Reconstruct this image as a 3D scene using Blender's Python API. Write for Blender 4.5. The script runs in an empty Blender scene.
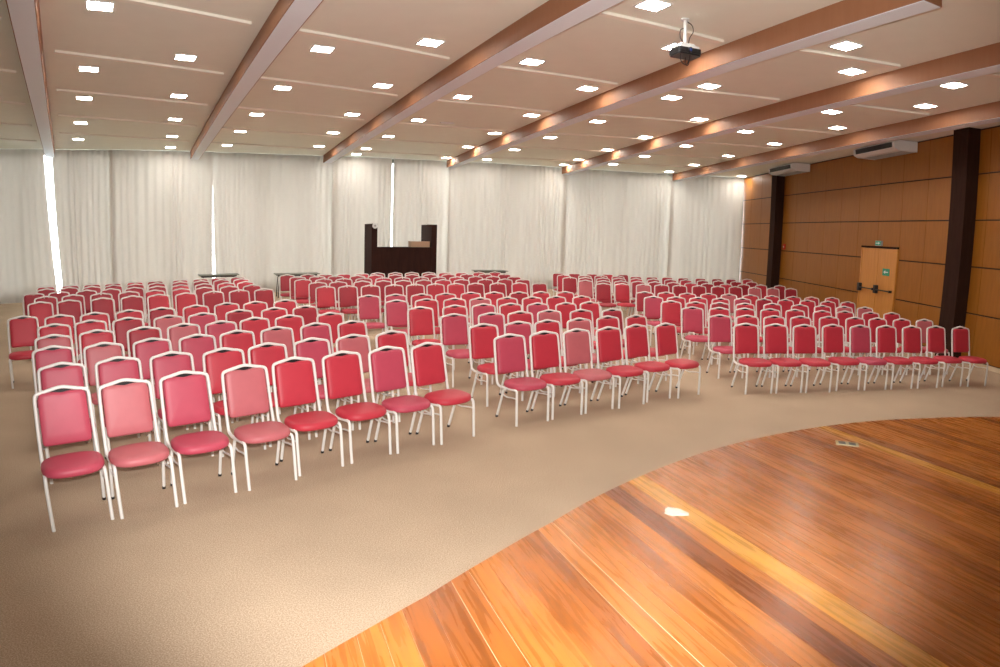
import bpy, bmesh, math, random
from mathutils import Vector, Matrix

random.seed(4)
SC = bpy.context.scene
C = SC.collection
PI = math.pi

# ------------------------------------------------------------------ camera
EYE = 2.037
cam_d = bpy.data.cameras.new('camera')
cam = bpy.data.objects.new('camera', cam_d)
C.objects.link(cam)
SC.camera = cam
# the photograph's wide lens bends straight lines (barrel distortion): the fisheye lens polynomial gives that lens
cam_d.type = 'PANO'
cam_d.panorama_type = 'FISHEYE_LENS_POLYNOMIAL'
cam_d.sensor_fit = 'HORIZONTAL'
cam_d.sensor_width = 36.0
cam_d.sensor_height = 36.0 * 667 / 1000
cam_d.fisheye_fov = PI
cam_d.fisheye_polynomial_k0 = 0.0
cam_d.fisheye_polynomial_k1 = -0.04437604133113738
cam_d.fisheye_polynomial_k2 = -6.147045263014205e-05
cam_d.fisheye_polynomial_k3 = 8.534863413966034e-06
cam_d.fisheye_polynomial_k4 = 7.172419700335011e-08
cam_d.clip_start = 0.05
cam_d.clip_end = 200
R0 = Vector((0.9996424864841642, 0.0042419412042474, 0.026398961164738968))
R1 = Vector((-0.026737599289346978, 0.15859406848927557, 0.9869817740081431))
R2 = Vector((0.0, 0.9873347595293294, -0.1586507882903874))
cam.matrix_world = Matrix(((R0.x, R1.x, -R2.x, 0.0), (R0.y, R1.y, -R2.y, 0.0), (R0.z, R1.z, -R2.z, EYE), (0, 0, 0, 1)))

# ------------------------------------------------------------------ world, flash, exposure
world = bpy.data.worlds.new('world')
SC.world = world
world.use_nodes = True
wn = world.node_tree.nodes
wn['Background'].inputs['Color'].default_value = (0.93, 0.97, 1.0, 1)
wn['Background'].inputs['Strength'].default_value = 5.0

fl_d = bpy.data.lights.new('camera_flash', 'SPOT')          # the photographer's flash
fl = bpy.data.objects.new('camera_flash', fl_d)
C.objects.link(fl)
fl.location = (0.0, 0.02, EYE + 0.14)
fl.rotation_euler = (math.radians(90 - 2), 0, 0)
fl_d.energy = 690
fl_d.color = (1.0, 0.97, 0.93)
fl_d.shadow_soft_size = 0.03
fl_d.spot_size = math.radians(106)
fl_d.spot_blend = 0.5

SC.view_settings.view_transform = 'Standard'
SC.view_settings.look = 'None'
SC.view_settings.gamma = 1.0
SC.view_settings.use_curve_mapping = False
SC.view_settings.exposure = 1.06
LAMP = 37.0            # strength of the ceiling downlights

# ------------------------------------------------------------------ helpers
def new_mat(name):
    m = bpy.data.materials.new(name)
    m.use_nodes = True
    nt = m.node_tree
    return m, nt.nodes, nt.links, nt.nodes['Principled BSDF']

def simple(name, col, rough=0.5, metal=0.0, var=0.06, scale=30.0, bump=0.0, spec=0.5):
    m, n, l, b = new_mat(name)
    b.inputs['Roughness'].default_value = rough
    b.inputs['Metallic'].default_value = metal
    b.inputs['Specular IOR Level'].default_value = spec
    tc = n.new('ShaderNodeTexCoord')
    nz = n.new('ShaderNodeTexNoise')
    nz.inputs['Scale'].default_value = scale
    l.new(tc.outputs['Object'], nz.inputs['Vector'])
    mx = n.new('ShaderNodeMix'); mx.data_type = 'RGBA'
    mx.inputs['A'].default_value = (*[max(0, c * (1 - var)) for c in col], 1)
    mx.inputs['B'].default_value = (*[min(1, c * (1 + var)) for c in col], 1)
    l.new(nz.outputs['Fac'], mx.inputs['Factor'])
    l.new(mx.outputs['Result'], b.inputs['Base Color'])
    if bump:
        bp = n.new('ShaderNodeBump'); bp.inputs['Strength'].default_value = bump
        bp.inputs['Distance'].default_value = 0.002
        l.new(nz.outputs['Fac'], bp.inputs['Height']); l.new(bp.outputs['Normal'], b.inputs['Normal'])
    return m

def emit(name, col, strength):
    m, n, l, b = new_mat(name)
    b.inputs['Base Color'].default_value = (*col, 1)
    b.inputs['Emission Color'].default_value = (*col, 1)
    b.inputs['Emission Strength'].default_value = strength
    return m

def mesh_of(name, bm, mats, smooth=False, sharp=None):
    bmesh.ops.recalc_face_normals(bm, faces=bm.faces[:])
    me = bpy.data.meshes.new(name)
    bm.to_mesh(me); bm.free()
    for m in (mats if isinstance(mats, (list, tuple)) else [mats]):
        me.materials.append(m)
    if smooth:
        for p in me.polygons: p.use_smooth = True
        if sharp is not None: me.set_sharp_from_angle(angle=math.radians(sharp))
    return me

def obj(name, bm, mats, parent=None, smooth=False, sharp=None):
    o = bpy.data.objects.new(name, bm if isinstance(bm, bpy.types.Mesh) else mesh_of(name, bm, mats, smooth, sharp))
    C.objects.link(o)
    if parent is not None: o.parent = parent
    return o

def tag(o, label, cat, group=None):
    o['label'] = label; o['category'] = cat
    if group: o['group'] = group
    return o

def struct(o, label=None):
    o['kind'] = 'structure'
    if label: o['label'] = label
    return o

def thing(name, label, cat, loc=(0, 0, 0), rz=0.0, group=None):
    o = bpy.data.objects.new(name, None)
    o.empty_display_size = 0.1
    C.objects.link(o)
    o.location = loc; o.rotation_euler = (0, 0, rz)
    return tag(o, label, cat, group)

def box(bm, x0, x1, y0, y1, z0, z1, bevel=0.0, mi=0):
    vs = [bm.verts.new((x, y, z)) for x in (x0, x1) for y in (y0, y1) for z in (z0, z1)]
    q = [(0, 1, 3, 2), (4, 6, 7, 5), (0, 4, 5, 1), (2, 3, 7, 6), (0, 2, 6, 4), (1, 5, 7, 3)]
    fs = [bm.faces.new([vs[i] for i in f]) for f in q]
    for f in fs: f.material_index = mi
    if bevel:
        es = list({e for f in fs for e in f.edges})
        bmesh.ops.bevel(bm, geom=es, offset=bevel, segments=2, affect='EDGES', profile=0.6)

def prism(bm, pts, z0, z1, mi=0):
    a = [bm.verts.new((x, y, z0)) for x, y in pts]
    b = [bm.verts.new((x, y, z1)) for x, y in pts]
    n = len(pts)
    fs = [bm.faces.new(a[::-1]), bm.faces.new(b)]
    for i in range(n):
        fs.append(bm.faces.new((a[i], a[(i + 1) % n], b[(i + 1) % n], b[i])))
    for f in fs: f.material_index = mi
    return fs

def smooth_path(pts, r=0.03, n=4):
    """round the corners of a polyline"""
    pts = [Vector(p) for p in pts]
    out = [pts[0]]
    for i in range(1, len(pts) - 1):
        a, b, c = pts[i - 1], pts[i], pts[i + 1]
        ra = min(r, (a - b).length * 0.48); rc = min(r, (c - b).length * 0.48)
        p0 = b + (a - b).normalized() * ra; p2 = b + (c - b).normalized() * rc
        for k in range(n + 1):
            t = k / n
            out.append(p0 * (1 - t) ** 2 + b * 2 * t * (1 - t) + p2 * t * t)
    out.append(pts[-1])
    return out

def tube(bm, pts, r, seg=8, caps=True):
    pts = [Vector(p) for p in pts]
    pts = [p for i, p in enumerate(pts) if i == 0 or (p - pts[i - 1]).length > 1e-5]
    t0 = (pts[1] - pts[0]).normalized()
    up = Vector((0, 0, 1)) if abs(t0.z) < 0.9 else Vector((1, 0, 0))
    nrm = t0.cross(up).normalized()
    rings = []
    for i, p in enumerate(pts):
        t = (pts[min(i + 1, len(pts) - 1)] - pts[max(i - 1, 0)]).normalized()
        nrm = (nrm - t * nrm.dot(t)).normalized()
        bi = t.cross(nrm)
        rr = r[i] if isinstance(r, (list, tuple)) else r
        rings.append([bm.verts.new(p + (nrm * math.cos(2 * PI * k / seg) + bi * math.sin(2 * PI * k / seg)) * rr) for k in range(seg)])
    for a, b in zip(rings, rings[1:]):
        for k in range(seg):
            bm.faces.new((a[k], a[(k + 1) % seg], b[(k + 1) % seg], b[k]))
    if caps:
        bm.faces.new(rings[0][::-1]); bm.faces.new(rings[-1])

def pillow(bm, outline, layers, fn):
    """stack of scaled copies of an outline; fn maps (u, v, w) to 3-D"""
    cx = sum(p[0] for p in outline) / len(outline); cy = sum(p[1] for p in outline) / len(outline)
    rings = []
    for s, w in layers:
        rings.append([bm.verts.new(fn(cx + (u - cx) * s, cy + (v - cy) * s, w)) for u, v in outline])
    n = len(outline)
    for a, b in zip(rings, rings[1:]):
        for k in range(n):
            bm.faces.new((a[k], a[(k + 1) % n], b[(k + 1) % n], b[k]))
    bm.faces.new(rings[0][::-1]); bm.faces.new(rings[-1])

def round_poly(pts, r, n=4):
    """closed 2-D polygon with rounded corners; r may be a list"""
    out = []
    m = len(pts)
    for i in range(m):
        a, b, c = Vector(pts[i - 1]), Vector(pts[i]), Vector(pts[(i + 1) % m])
        ri = r[i] if isinstance(r, (list, tuple)) else r
        ra = min(ri, (a - b).length * 0.48); rc = min(ri, (c - b).length * 0.48)
        p0 = b + (a - b).normalized() * ra; p2 = b + (c - b).normalized() * rc
        for k in range(n + 1):
            t = k / n
            p = p0 * (1 - t) ** 2 + b * 2 * t * (1 - t) + p2 * t * t
            out.append((p.x, p.y))
    return out

ORD = ['first', 'second', 'third', 'fourth', 'fifth', 'sixth', 'seventh', 'eighth', 'ninth', 'tenth', 'eleventh', 'twelfth', 'thirteenth']

# ------------------------------------------------------------------ the hall's fan geometry
AX, AY = 10.037, -13.454          # the point the beams spread from
TH0, DTH = -0.6689968, 0.1157587  # bearing of the first beam and the angle between two beams
RW = 38.0                         # where the beams meet the back wall
ZC = EYE + 2.6                    # ceiling
ZB = EYE + 2.33                   # underside of the beams
WX = 9.308                        # right wall

RV = {-2: 39.6, -1: 39.0, 0: 38.3, 5: 37.65, 6: 36.6}     # the back wall is faceted, a little flatter at its two ends
def rv(k):
    return RV.get(k, RW)

def fan(k, rho, lat=0.0):
    th = TH0 + k * DTH
    return (AX + math.sin(th) * rho + math.cos(th) * lat, AY + math.cos(th) * rho - math.sin(th) * lat)

def wall_at(k, inset=0.0):
    """point on the faceted back wall at beam position k"""
    i = math.floor(k); t = k - i
    a, b = Vector(fan(i, rv(i) - inset)), Vector(fan(i + 1, rv(i + 1) - inset))
    ta = math.tan((t - 0.5) * DTH); h = math.tan(0.5 * DTH)
    return a.lerp(b, (ta / h + 1) / 2)

KR = 5.615                        # the back wall meets the right wall here
KL = -1.6
corner_r = wall_at(KR)

# ------------------------------------------------------------------ materials
M = {}
def carpet_mat():
    m, n, l, b = new_mat('beige_carpet')
    b.inputs['Roughness'].default_value = 0.95
    b.inputs['Specular IOR Level'].default_value = 0.1
    tc = n.new('ShaderNodeTexCoord')
    fine = n.new('ShaderNodeTexNoise'); fine.inputs['Scale'].default_value = 120; fine.inputs['Detail'].default_value = 6
    big = n.new('ShaderNodeTexNoise'); big.inputs['Scale'].default_value = 1.3; big.inputs['Detail'].default_value = 3
    l.new(tc.outputs['Object'], fine.inputs['Vector']); l.new(tc.outputs['Object'], big.inputs['Vector'])
    r = n.new('ShaderNodeValToRGB')
    r.color_ramp.elements[0].position = 0.36; r.color_ramp.elements[0].color = (0.42, 0.305, 0.205, 1)
    r.color_ramp.elements[1].position = 0.7; r.color_ramp.elements[1].color = (0.70, 0.555, 0.415, 1)
    l.new(fine.outputs['Fac'], r.inputs['Fac'])
    mx = n.new('ShaderNodeMix'); mx.data_type = 'RGBA'; mx.blend_type = 'MULTIPLY'
    mx.inputs['Factor'].default_value = 0.25
    l.new(r.outputs['Color'], mx.inputs['A']); l.new(big.outputs['Fac'], mx.inputs['B'])
    l.new(mx.outputs['Result'], b.inputs['Base Color'])
    bp = n.new('ShaderNodeBump'); bp.inputs['Strength'].default_value = 0.45; bp.inputs['Distance'].default_value = 0.003
    l.new(fine.outputs['Fac'], bp.inputs['Height']); l.new(bp.outputs['Normal'], b.inputs['Normal'])
    return m
M['carpet'] = carpet_mat()

def plank_mat():
    """stage boards: each board has its own tone (attribute), grain runs along it, worn patches in the varnish"""
    m, n, l, b = new_mat('varnished_boards')
    b.inputs['Specular IOR Level'].default_value = 0.36
    at = n.new('ShaderNodeAttribute'); at.attribute_name = 'board'
    yl = n.new('ShaderNodeAttribute'); yl.attribute_name = 'pale'
    wn_ = n.new('ShaderNodeTexWhiteNoise'); wn_.noise_dimensions = '1D'
    l.new(at.outputs['Fac'], wn_.inputs['W'])
    tc = n.new('ShaderNodeTexCoord')
    mp = n.new('ShaderNodeMapping'); mp.vector_type = 'TEXTURE'
    mp.inputs['Rotation'].default_value = (0, 0, math.radians(111))
    mp.inputs['Scale'].default_value = (1.0, 0.07, 1.0)
    l.new(tc.outputs['Object'], mp.inputs['Vector'])
    ad = n.new('ShaderNodeVectorMath'); ad.operation = 'ADD'
    cb = n.new('ShaderNodeCombineXYZ'); l.new(at.outputs['Fac'], cb.inputs['X']); l.new(at.outputs['Fac'], cb.inputs['Z'])
    l.new(mp.outputs['Vector'], ad.inputs[0]); l.new(cb.outputs['Vector'], ad.inputs[1])
    g1 = n.new('ShaderNodeTexNoise'); g1.inputs['Scale'].default_value = 2.2; g1.inputs['Detail'].default_value = 5; g1.inputs['Distortion'].default_value = 0.6
    l.new(ad.outputs['Vector'], g1.inputs['Vector'])
    ramp = n.new('ShaderNodeValToRGB')
    e = ramp.color_ramp.elements
    e[0].position = 0.0; e[0].color = (0.21, 0.060, 0.010, 1)
    e[1].position = 1.0; e[1].color = (0.47, 0.165, 0.030, 1)
    x = e.new(0.35); x.color = (0.36, 0.112, 0.014, 1)
    x = e.new(0.7); x.color = (0.44, 0.150, 0.022, 1)
    l.new(wn_.outputs['Value'], ramp.inputs['Fac'])
    pal = n.new('ShaderNodeMix'); pal.data_type = 'RGBA'
    pal.inputs['B'].default_value = (0.62, 0.29, 0.040, 1)
    l.new(yl.outputs['Fac'], pal.inputs['Factor']); l.new(ramp.outputs['Color'], pal.inputs['A'])
    gr = n.new('ShaderNodeValToRGB')
    gr.color_ramp.elements[0].position = 0.32; gr.color_ramp.elements[0].color = (0.58, 0.52, 0.48, 1)
    gr.color_ramp.elements[1].position = 0.62; gr.color_ramp.elements[1].color = (1.1, 1.05, 1.0, 1)
    l.new(g1.outputs['Fac'], gr.inputs['Fac'])
    mu = n.new('ShaderNodeMix'); mu.data_type = 'RGBA'; mu.blend_type = 'MULTIPLY'; mu.inputs['Factor'].default_value = 0.8
    l.new(pal.outputs['Result'], mu.inputs['A']); l.new(gr.outputs['Color'], mu.inputs['B'])
    # scuffed, dusty varnish patches
    sc = n.new('ShaderNodeTexNoise'); sc.inputs['Scale'].default_value = 1.6; sc.inputs['Detail'].default_value = 4
    l.new(tc.outputs['Object'], sc.inputs['Vector'])
    sr = n.new('ShaderNodeValToRGB')
    sr.color_ramp.elements[0].position = 0.58; sr.color_ramp.elements[0].color = (0, 0, 0, 1)
    sr.color_ramp.elements[1].position = 0.78; sr.color_ramp.elements[1].color = (0.2, 0.2, 0.2, 1)
    l.new(sc.outputs['Fac'], sr.inputs['Fac'])
    du = n.new('ShaderNodeMix'); du.data_type = 'RGBA'
    du.inputs['B'].default_value = (0.40, 0.28, 0.18, 1)
    l.new(sr.outputs['Color'], du.inputs['Factor']); l.new(mu.outputs['Result'], du.inputs['A'])
    l.new(du.outputs['Result'], b.inputs['Base Color'])
    ro = n.new('ShaderNodeMapRange'); ro.inputs['To Min'].default_value = 0.16; ro.inputs['To Max'].default_value = 0.40
    l.new(g1.outputs['Fac'], ro.inputs['Value']); l.new(ro.outputs['Result'], b.inputs['Roughness'])
    bp = n.new('ShaderNodeBump'); bp.inputs['Strength'].default_value = 0.15; bp.inputs['Distance'].default_value = 0.002
    l.new(g1.outputs['Fac'], bp.inputs['Height']); l.new(bp.outputs['Normal'], b.inputs['Normal'])
    return m
M['boards'] = plank_mat()
M['subfloor'] = simple('seam_filler', (0.75, 0.55, 0.36), 0.8)

def veneer_mat(name, a, c, rough=0.4, stretch=0.12, spec=0.4):
    m, n, l, b = new_mat(name)
    b.inputs['Roughness'].default_value = rough
    b.inputs['Specular IOR Level'].default_value = spec
    tc = n.new('ShaderNodeTexCoord')
    mp = n.new('ShaderNodeMapping'); mp.inputs['Scale'].default_value = (9, 9, 9 * stretch)
    l.new(tc.outputs['Object'], mp.inputs['Vector'])
    g = n.new('ShaderNodeTexNoise'); g.inputs['Scale'].default_value = 2.0; g.inputs['Detail'].default_value = 5
    l.new(mp.outputs['Vector'], g.inputs['Vector'])
    r = n.new('ShaderNodeValToRGB')
    r.color_ramp.elements[0].position = 0.3; r.color_ramp.elements[0].color = (*a, 1)
    r.color_ramp.elements[1].position = 0.7; r.color_ramp.elements[1].color = (*c, 1)
    l.new(g.outputs['Fac'], r.inputs['Fac']); l.new(r.outputs['Color'], b.inputs['Base Color'])
    return m
M['veneer'] = veneer_mat('orange_wood_veneer', (0.27, 0.095, 0.007), (0.315, 0.115, 0.010), 0.45)
M['door_wood'] = veneer_mat('light_door_veneer', (0.52, 0.21, 0.04), (0.60, 0.26, 0.055))
M['dark_wood'] = veneer_mat('dark_mahogany', (0.024, 0.008, 0.006), (0.036, 0.012, 0.008), 0.75, spec=0.15)
M['pillar'] = veneer_mat('dark_brown_cladding', (0.028, 0.011, 0.007), (0.036, 0.015, 0.009), 0.8, spec=0.12)
M['beam_wood'] = veneer_mat('brown_beam_veneer', (0.29, 0.125, 0.058), (0.31, 0.137, 0.066), 0.6)
M['stage_back'] = veneer_mat('dark_low_bounce_wall', (0.10, 0.05, 0.028), (0.13, 0.065, 0.035), 0.8)  # dark finish for the unseen rear wall, chosen to cut bounce light
M['groove'] = simple('dark_groove', (0.03, 0.012, 0.006), 0.8)
M['ceiling'] = simple('beige_ceiling_board', (0.84, 0.85, 0.75), 0.9, var=0.03, scale=3)
M['batten'] = simple('cream_batten', (0.90, 0.87, 0.77), 0.8, var=0.03)
M['beam_under'] = simple('pale_grey_beam_underside', (0.82, 0.89, 0.96), 0.7, var=0.02)
M['plaster'] = simple('off_white_plaster', (0.62, 0.57, 0.5), 0.9, var=0.03, scale=2)
M['skirting'] = simple('pale_skirting', (0.6, 0.47, 0.32), 0.6)
def curtain_mat():
    m, n, l, b = new_mat('cream_curtain_fabric')
    b.inputs['Roughness'].default_value = 0.9
    b.inputs['Specular IOR Level'].default_value = 0.15
    tc = n.new('ShaderNodeTexCoord')
    wv = n.new('ShaderNodeTexNoise'); wv.inputs['Scale'].default_value = 90
    l.new(tc.outputs['Object'], wv.inputs['Vector'])
    mx = n.new('ShaderNodeMix'); mx.data_type = 'RGBA'
    mx.inputs['A'].default_value = (0.72, 0.69, 0.645, 1); mx.inputs['B'].default_value = (0.78, 0.75, 0.705, 1)
    l.new(wv.outputs['Fac'], mx.inputs['Factor']); l.new(mx.outputs['Result'], b.inputs['Base Color'])
    tr = n.new('ShaderNodeBsdfTranslucent'); l.new(mx.outputs['Result'], tr.inputs['Color'])
    ms = n.new('ShaderNodeMixShader'); ms.inputs['Fac'].default_value = 0.30
    l.new(b.outputs['BSDF'], ms.inputs[1]); l.new(tr.outputs['BSDF'], ms.inputs[2])
    l.new(ms.outputs['Shader'], n['Material Output'].inputs['Surface'])
    return m
M['curtain'] = curtain_mat()
M['lamp_glow'] = emit('downlight_glow', (1.0, 0.95, 0.86), LAMP)
M['white_metal'] = simple('white_painted_steel', (0.80, 0.79, 0.76), 0.35, var=0.05, scale=12)
M['black_plastic'] = simple('black_plastic', (0.015, 0.015, 0.017), 0.4)
M['white_plastic'] = simple('white_plastic', (0.75, 0.76, 0.75), 0.45, var=0.03)
M['grey_plastic'] = simple('grey_plastic', (0.35, 0.35, 0.34), 0.5)
M['bronze'] = simple('dark_aluminium', (0.06, 0.055, 0.05), 0.45, metal=0.5)
M['paper'] = simple('white_paper', (0.70, 0.69, 0.62), 0.8, var=0.05)
M['card'] = simple('tan_cardboard', (0.46, 0.30, 0.20), 0.8)
M['green_sign'] = simple('green_sign_face', (0.02, 0.30, 0.17), 0.4)
M['green_top'] = simple('dark_green_laminate', (0.17, 0.18, 0.145), 0.5)
M['red_plastic'] = simple('red_plastic', (0.5, 0.03, 0.02), 0.4)
M['lens'] = simple('blue_coated_lens', (0.03, 0.06, 0.22), 0.1, var=0.1)
M['brass'] = simple('brass_plate', (0.50, 0.45, 0.28), 0.35, metal=0.4)
def vinyl(name, col):
    return simple(name, col, 0.5, var=0.08, scale=9, bump=0.05)
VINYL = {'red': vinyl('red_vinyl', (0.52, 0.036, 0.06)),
         'deep dimmed red': vinyl('deep_dimmed_red_vinyl', (0.37, 0.026, 0.044)),  # a deep tone; in the back rows it stands in for dimmer light
         'rose flashlit red': vinyl('rose_flashlit_red_vinyl', (0.50, 0.065, 0.11)),  # rose tone, also the flash's pink cast painted on front-left chairs
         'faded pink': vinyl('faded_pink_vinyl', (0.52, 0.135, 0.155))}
def glass_mat():
    m, n, l, b = new_mat('window_glass')
    n.remove(b)
    t = n.new('ShaderNodeBsdfTransparent'); t.inputs['Color'].default_value = (0.95, 0.97, 0.97, 1)
    g = n.new('ShaderNodeBsdfGlossy'); g.inputs['Roughness'].default_value = 0.02
    f = n.new('ShaderNodeFresnel'); f.inputs['IOR'].default_value = 1.45
    mx = n.new('ShaderNodeMixShader')
    l.new(f.outputs['Fac'], mx.inputs['Fac']); l.new(t.outputs[0], mx.inputs[1]); l.new(g.outputs[0], mx.inputs[2])
    l.new(mx.outputs[0], n['Material Output'].inputs['Surface'])
    return m
M['glass'] = glass_mat()

# ------------------------------------------------------------------ the hall
room = [fan(k, rv(k) + 0.45) for k in range(-2, 6)]
room = [p for p in room] + [(WX + 0.25, 24.2), (WX + 0.25, -3.75), (-10.5, -3.75)]
bm = bmesh.new(); prism(bm, room, -0.2, 0.0)
struct(obj('floor', bm, M['carpet']))
bm = bmesh.new(); prism(bm, room, ZC, ZC + 0.2)
struct(obj('ceiling', bm, M['ceiling']))

# walls behind the camera and far left
bm = bmesh.new(); box(bm, -10.5, WX + 0.2, -3.7, -3.5, 0.0, ZC)
struct(obj('wall_stage', bm, M['stage_back']))
a = Vector(fan(-2, rv(-2) + 0.3)); b = Vector((-10.4, -3.6))
d = (b - a).normalized(); nn = Vector((d.y, -d.x))
bm = bmesh.new(); prism(bm, [tuple(a), tuple(b), tuple(b + nn * 0.15), tuple(a + nn * 0.15)], 0.0, ZC)
struct(obj('wall_left', bm, M['plaster']))

# right wall: five courses of veneer panels over a dark backing
bm = bmesh.new(); box(bm, WX + 0.02, WX + 0.2, -3.5, 23.95, 0.0, ZC)
struct(obj('wall_right', bm, M['groove']))
ZS = [0.09, 0.995, 1.913, 2.835, 3.746, ZC - 0.02]
DY0, DY1, DZ = 13.23, 14.73, 2.17
bm = bmesh.new()
y = 17.89 + 0.94 * 7
cuts = []
while y > -3.5:
    cuts.append(y); y -= 0.94
for y1, y0 in zip(cuts, cuts[1:]):
    if y0 > 23.8: continue
    y1 = min(y1, 23.93)
    for z0, z1 in zip(ZS, ZS[1:]):
        bands = [(z0 + 0.014, z1 - 0.014)]
        if z0 < DZ < z1: bands = [(z0 + 0.014, DZ + 0.046), (DZ + 0.046, z1 - 0.014)]
        for za, zb in bands:
            spans = [(y0 + 0.004, y1 - 0.004)]
            if za < DZ:
                spans = [(u, v) for u, v in ((y0 + 0.004, min(y1 - 0.004, DY0 - 0.03)), (max(y0 + 0.004, DY1 + 0.03), y1 - 0.004)) if v - u > 0.02]
            for u, v in spans:
                box(bm, WX, WX + 0.025, u, v, za, zb)
struct(obj('trim_1', bm, M['veneer']))
bm = bmesh.new()
box(bm, WX - 0.015, WX + 0.025, -3.5, DY0 - 0.04, 0.0, 0.085, 0.004)
box(bm, WX - 0.015, WX + 0.025, DY1 + 0.04, 23.9, 0.0, 0.085, 0.004)
struct(obj('baseboard_right', bm, M['skirting']))

# two dark pillars standing in front of the panels
for i, (y0, y1, lab) in enumerate(((10.67, 11.12, 'dark brown square pillar right of the double door'), (19.77, 20.17, 'dark brown square pillar near the curtain end of the wood wall'))):
    bm = bmesh.new(); box(bm, WX - 0.30, WX - 0.001, y0, y1, 0.0, ZC - 0.002, 0.006)
    struct(obj('pillar', bm, M['pillar']), lab)

# double door with a push bar across each leaf
door = bpy.data.objects.new('door_1', None); C.objects.link(door); door.location = (WX, 13.98, 0.0); struct(door)
def dbox(name, mat, *a, **k):
    bm = bmesh.new(); box(bm, *a, **k); return obj(name, bm, mat, door)
fb = bmesh.new()
box(fb, -0.045, 0.02, -0.79, -0.75, 0, DZ); box(fb, -0.045, 0.02, 0.75, 0.79, 0, DZ); box(fb, -0.055, 0.02, -0.79, 0.79, DZ, DZ + 0.045, mi=1)
obj('door_frame', fb, [M['door_wood'], M['pillar']], door)
for s in (-1, 1):
    y0, y1 = (-0.745, -0.006) if s < 0 else (0.006, 0.745)
    leaf = dbox('door_leaf', M['door_wood'], -0.035, 0.015, y0, y1, 0.01, DZ - 0.004, bevel=0.003)
    pb = bmesh.new()
    tube(pb, [(-0.10, y0 + 0.07, 1.15), (-0.10, y1 - 0.05, 1.15)], 0.016, 10)
    box(pb, -0.13, -0.034, y1 - 0.095, y1 - 0.005, 1.06, 1.26, 0.008)
    box(pb, -0.115, -0.034, y0 + 0.05, y0 + 0.085, 1.12, 1.18, 0.006)
    obj('push_bar', pb, M['black_plastic'], leaf)

# glazed back wall: one window per bay, floor to ceiling
for n_, k in enumerate(range(-2, 6)):
    a = Vector(fan(k, rv(k) + 0.3)); b = Vector(fan(k + 1, rv(k + 1) + 0.3))
    L_ = (b - a).length
    ang = math.atan2((b - a).y, (b - a).x)
    w = bpy.data.objects.new('window_%d' % (n_ + 1), None); C.objects.link(w)
    w.location = (a.x, a.y, 0); w.rotation_euler = (0, 0, ang); struct(w)
    if k == 5: L_ = (Vector((WX + 0.02, 0)) - Vector((a.x, 0))).x / math.cos(ang)
    bm = bmesh.new()
    box(bm, 0, L_, 0, 0.08, 0, 0.12); box(bm, 0, L_, 0, 0.08, ZC - 0.15, ZC)
    nb = max(1, round(L_ / 1.5))
    for j in range(nb):
        x = L_ * (j + 0.5) / nb
        box(bm, max(0, x - 0.03), min(L_, x + 0.03), 0, 0.08, 0.12, ZC - 0.15)
    obj('window_frame', bm, M['bronze'], w)
    bm = bmesh.new(); box(bm, 0.02, L_ - 0.02, 0.035, 0.045, 0.1, ZC - 0.13)
    obj('pane', bm, M['glass'], w)

# ceiling beams: brown sides, pale underside
BEAM_START = [17.5, 18.5, 19.0, 19.53, 17.5, 16.0]
for i in range(6):
    bm = bmesh.new()
    r0, r1, hw = BEAM_START[i], rv(i) - 0.14, 0.14
    p = [fan(i, r0, -hw), fan(i, r0, hw), fan(i, r1, hw), fan(i, r1, -hw)]
    prism(bm, p, ZB + 0.006, ZC - 0.001, 0)
    hw2 = 0.128
    p = [fan(i, r0 + 0.01, -hw2), fan(i, r0 + 0.01, hw2), fan(i, r1 - 0.01, hw2), fan(i, r1 - 0.01, -hw2)]
    prism(bm, p, ZB, ZB + 0.012, 1)
    struct(obj('ceiling_beam', bm, [M['beam_wood'], M['beam_under']]), '%s brown ceiling beam from the left' % ORD[i])

# cream battens across each bay
tn = 2
for i, first, step, cnt, tilt in ((-1, 25.2, 2.7, 5, 12), (0, 24.35, 2.68, 5, 13), (1, 22.1, 2.76, 6, 11), (2, 22.35, 2.8, 6, 0), (3, 19.1, 2.8, 7, -12), (4, 18.3, 2.8, 7, -11)):
    th = TH0 + (i + 0.5) * DTH
    D = Vector((math.sin(th), math.cos(th)))
    th2 = th - math.radians(tilt)
    E_ = Vector((math.sin(th2), math.cos(th2))); T = Vector((E_.y, -E_.x))
    for j in range(cnt):
        r = first + step * j
        half = r * math.tan(DTH / 2) - 0.27
        c = Vector((AX, AY)) + D * r
        bm = bmesh.new()
        q = [c - T * half - E_ * 0.05, c + T * half - E_ * 0.05, c + T * half + E_ * 0.05, c - T * half + E_ * 0.05]
        prism(bm, [tuple(v) for v in q], ZC - 0.035, ZC - 0.001)
        struct(obj('trim_%d' % tn, bm, M['batten'])); tn += 1

# wooden stage: boards laid in one direction, curved front edge
SX, SY, SR, SZ = 4.959, -0.706, 6.178, 0.40
bm = bmesh.new()
EDGE = [(80, 6.155), (95, 6.165), (101, 6.195), (107, 6.208), (114, 6.21), (121, 6.208), (128, 6.18), (134, 6.155), (139, 6.128), (144, 6.138), (148.7, 6.163), (152, 6.215), (155, 6.27), (160, 6.38)]
def edge_r(a):
    if a <= EDGE[0][0]: return EDGE[0][1]
    for (a0, r0), (a1, r1) in zip(EDGE, EDGE[1:]):
        if a <= a1: return r0 + (r1 - r0) * (a - a0) / (a1 - a0)
    return EDGE[-1][1]
arc = [(SX + (edge_r(d_) - 0.012) * math.cos(math.radians(d_)), SY + (edge_r(d_) - 0.012) * math.sin(math.radians(d_))) for d_ in [-20 + 224 * k / 96 for k in range(97)]]
arc = [p for p in arc if p[0] < WX - 0.02]
fs_ = prism(bm, arc + [(SX - 5.8, -3.45), (WX - 0.02, -3.45)], 0.0, SZ - 0.003, 1)
fs_[1].material_index = 0
struct(obj('stage_base', bm, [M['subfloor'], M['beam_wood']]))
ca_, sa_ = math.cos(math.radians(111)), math.sin(math.radians(111))
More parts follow.
